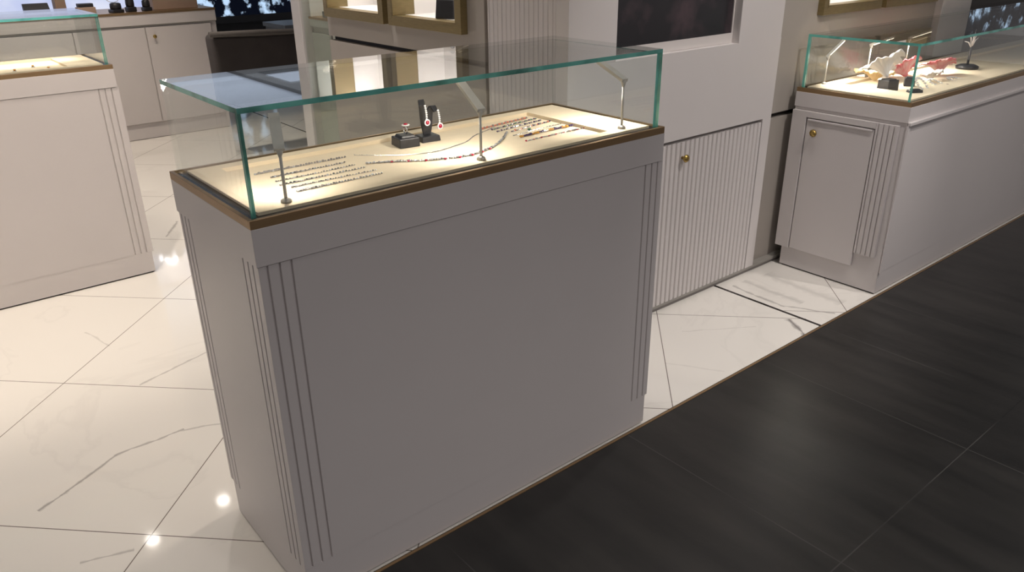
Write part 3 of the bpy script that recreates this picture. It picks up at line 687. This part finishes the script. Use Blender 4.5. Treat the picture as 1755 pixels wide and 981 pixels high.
m = MB(); rbox(m, .034, .028, 0, .045, .032, .026); m.build('base', black_l, t, .002)
m = MB(); rbox(m, .024, .020, .045, .049, .022, .018); m.build('pad', black_l, t)
t = thing('display_block', 'low black display block just inside the front glass of the shell case', 'jewellery display', (2.850, .098, SB+.005), R(-30))
m = MB(); rbox(m, .028, .018, 0, .018, .026, .016); m.build('base', black_l, t, .002); m = MB(); rbox(m, .018, .010, .018, .021, .017, .009); m.build('pad', black_l, t)
shell('large ruffled white shell resting on the black block in the right case', (2.90, .222, SB+.049), .094, shell_w, R(34), R(170), .15, 6, .75, 3)
shell('cream orange shell lying flat behind the white ruffled shell', (3.04, .37, SB), .085, shell_c, R(8), R(110), .12, 7, .5, 5)
shell('white shell leaning at the centre behind the pink-edged shell', (3.13, .335, SB), .085, shell_w, R(42), R(170), .14, 7, .6, 9)
shell('pink and white shell standing behind the glass corner in the right case', (3.27, .315, SB), .085, shell_p, R(44), R(165), .10, 8, .6, 12)
shell('pearly white shell lying in front of the pink ones', (3.235, .185, SB), .062, shell_w, R(14), R(185), .12, 8, .65, 15)
shell('deep pink ribbed shell, rightmost of the shells in the right case', (3.43, .235, SB), .082, shell_p, R(22), R(150), .07, 11, .7, 21)
def blockr(label, loc, s, h, rz):
    t = thing('display_block', label, 'jewellery display', loc, rz); m = MB(); rbox(m, s, s, 0, h, s*.93, s*.93); m.build('base', black_l, t, .002)
    m = MB(); rbox(m, s*.7, s*.7, h, h+.004, s*.65, s*.65); m.build('pad', black_l, t); return t
blockr('small black block between the white and pearly shells', (3.05, .215, SB), .022, .035, .5)
t = thing('jewellery_tree', 'black jewellery stand with round base and a silver twig ornament at right', 'jewellery stand', (3.72, .25, SB))
m = MB(); m.lathe([(.05, 0), (.052, .012), (.035, .020)], (0, 0, 0), 24); m.build('base', black_l, t)
m = MB(); m.tube([(0, 0, .02), (0, 0, .11)], .006, 10); m.build('post', black_l, t)
m = MB()
for a_, b_, c_ in ((-.05, 0, .17), (.04, .01, .18), (-.02, -.02, .16), (.06, 0, .14), (-.04, .02, .13)): m.tube([(0, 0, .10), (a_*.5, b_*.5, (c_+.1)/2+.01), (a_, b_, c_)], [.004, .003, .001], 6)
m.build('twig', shell_w, t)
def crystal(label, c, r, n_, tilt):
    t = thing('crystal_bracelet', label, 'bracelet', c, 0, 'crystal bracelets beside the shells'); m = MB()
    for i in range(n_):
        a = 2*PI*i/n_; m.gem((r*math.cos(a), r*math.sin(a)*math.cos(tilt), .006+r*math.sin(tilt)*(1+math.sin(a))), .0065, h=.0055)
    m.build('crystal_beads', pave, t)
    m = MB(); m.tube([(r*math.cos(2*PI*i/24), r*math.sin(2*PI*i/24)*math.cos(tilt), .006+r*math.sin(tilt)*(1+math.sin(2*PI*i/24))) for i in range(25)], .001, 5, 0, False); m.build('thread', silver, t)
crystal('crystal bead bracelet tilted up just right of the glass corner edge', (2.965, .125, SB), .032, 16, R(45))
crystal('crystal bead bracelet lying before the pearly shell', (3.12, .135, SB), .030, 14, R(20))
crystal('crystal bead bracelet lying before the deep pink shell', (3.30, .125, SB), .034, 16, R(8))
m = MB(); m.gem((0, 0, .004), .008, h=.004, k=8); tag(m.build('loose_gem', violet, None, 0, (3.14, .092, SB+.006)), 'single dark loose stone near the front glass of the shell case', 'gem')

# jewels in the left case
for i, (x, y) in enumerate([(-.10, .16), (.02, .12), (.10, .20), (-.22, .10), (-.04, .26), (.14, .10)]):
    m = MB(); m.lathe([(.008, 0), (.008, .002), (.005, .004)], (0, 0, 0), 12, 1); m.gem((0, 0, .007), .006, 0, k=8)
    lx = .362-L0; wx, wy = x-0, 2.322+y
    tag(m.build('brooch', [amber, silver], None, 0, (wx, wy, WZ if wx < .362-.17 else .952)), 'small gold stone brooch on the cream bed of the far left case', 'brooch', 'small brooches in the far left case')
# niche contents
t = thing('necklace_block', 'dark blue-black jewellery block inside the nearer left gold niche', 'jewellery display', (NX+.075, 1.235, NZ0+.008), .3)
m = MB(); rbox(m, .045, .045, 0, .07, .040, .040); m.build('base', black_l, t, .004)
m = MB(); m.lathe([(.03, .07), (.033, .09), (.02, .12), (.006, .14)], (0, 0, 0), 16); m.build('cone', black_l, t)
m = MB()
for i in range(16): m.gem((.036*math.cos(i*PI/8), .036*math.sin(i*PI/8), .086), .005)
m.build('crystals', diamond, t)
t = thing('necklace_block', 'grey jewellery block inside the farther left gold niche', 'jewellery display', (NX+.14, 1.68, NZ0+.008), .1)
m = MB(); rbox(m, .03, .04, 0, .12, .025, .034); m.build('base', mirror_m, t, .004); m = MB(); rbox(m, .036, .046, 0, .01, .036, .046); m.build('foot', black_l, t)
t = thing('necklace_block', 'low black jewellery block inside the niche above the shell case', 'jewellery display', (2.90, .535+.10, NZ0+.008), .2)
m = MB(); rbox(m, .06, .04, 0, .035, .055, .036); m.build('base', black_l, t, .004); m = MB(); rbox(m, .03, .02, .035, .05, .025, .018); m.build('pad', black_l, t)

# ------------------------------------------------------------------ ceiling downlights
dm = pbr('downlight_lens', (1, 1, 1), .4, emis=(1, .93, .84), estr=40, noise=.01)
ring_m = pbr('downlight_ring', (.8, .8, .8), .4, noise=.02)
proto = None
DL = ['above the rear counter, right one', 'above the rear counter, left one', 'added above the front of the left showcase', 'added above the marble behind the central showcase', 'added above the niche wall', 'added above the fluted cupboard door', 'added above the far left of the shop',
      'added above the dark corridor tiles', 'added above the corridor by the right showcase', 'added above the corridor at the left', 'added above the corridor in front of the screen column', 'added straight above the central showcase']
for i, (x, y, p, c, an, *aim) in enumerate(DOWN):
    if proto is None:
        d = thing('downlight', '', 'ceiling lamp', (0, 0, 0))
        m = MB(); m.lathe([(.062, 0), (.062, -.006), (.048, -.010)], (0, 0, 0), 24); m.build('trim_ring', ring_m, d)
        m = MB(); m.lathe([(.045, -.0105), (.043, -.0135)], (0, 0, 0), 24); m.build('lens', dm, d)
        proto = d
    else: d = copy_tree(proto)
    d.location = (x, y, CEIL); d['label'] = 'round recessed ceiling downlight '+DL[i]; d['group'] = 'shop ceiling downlights'
    spot('downlight_beam', (x, y, CEIL-.03), aim[0] if aim else (x, y, 0), p*8, c, an, .7, .04)
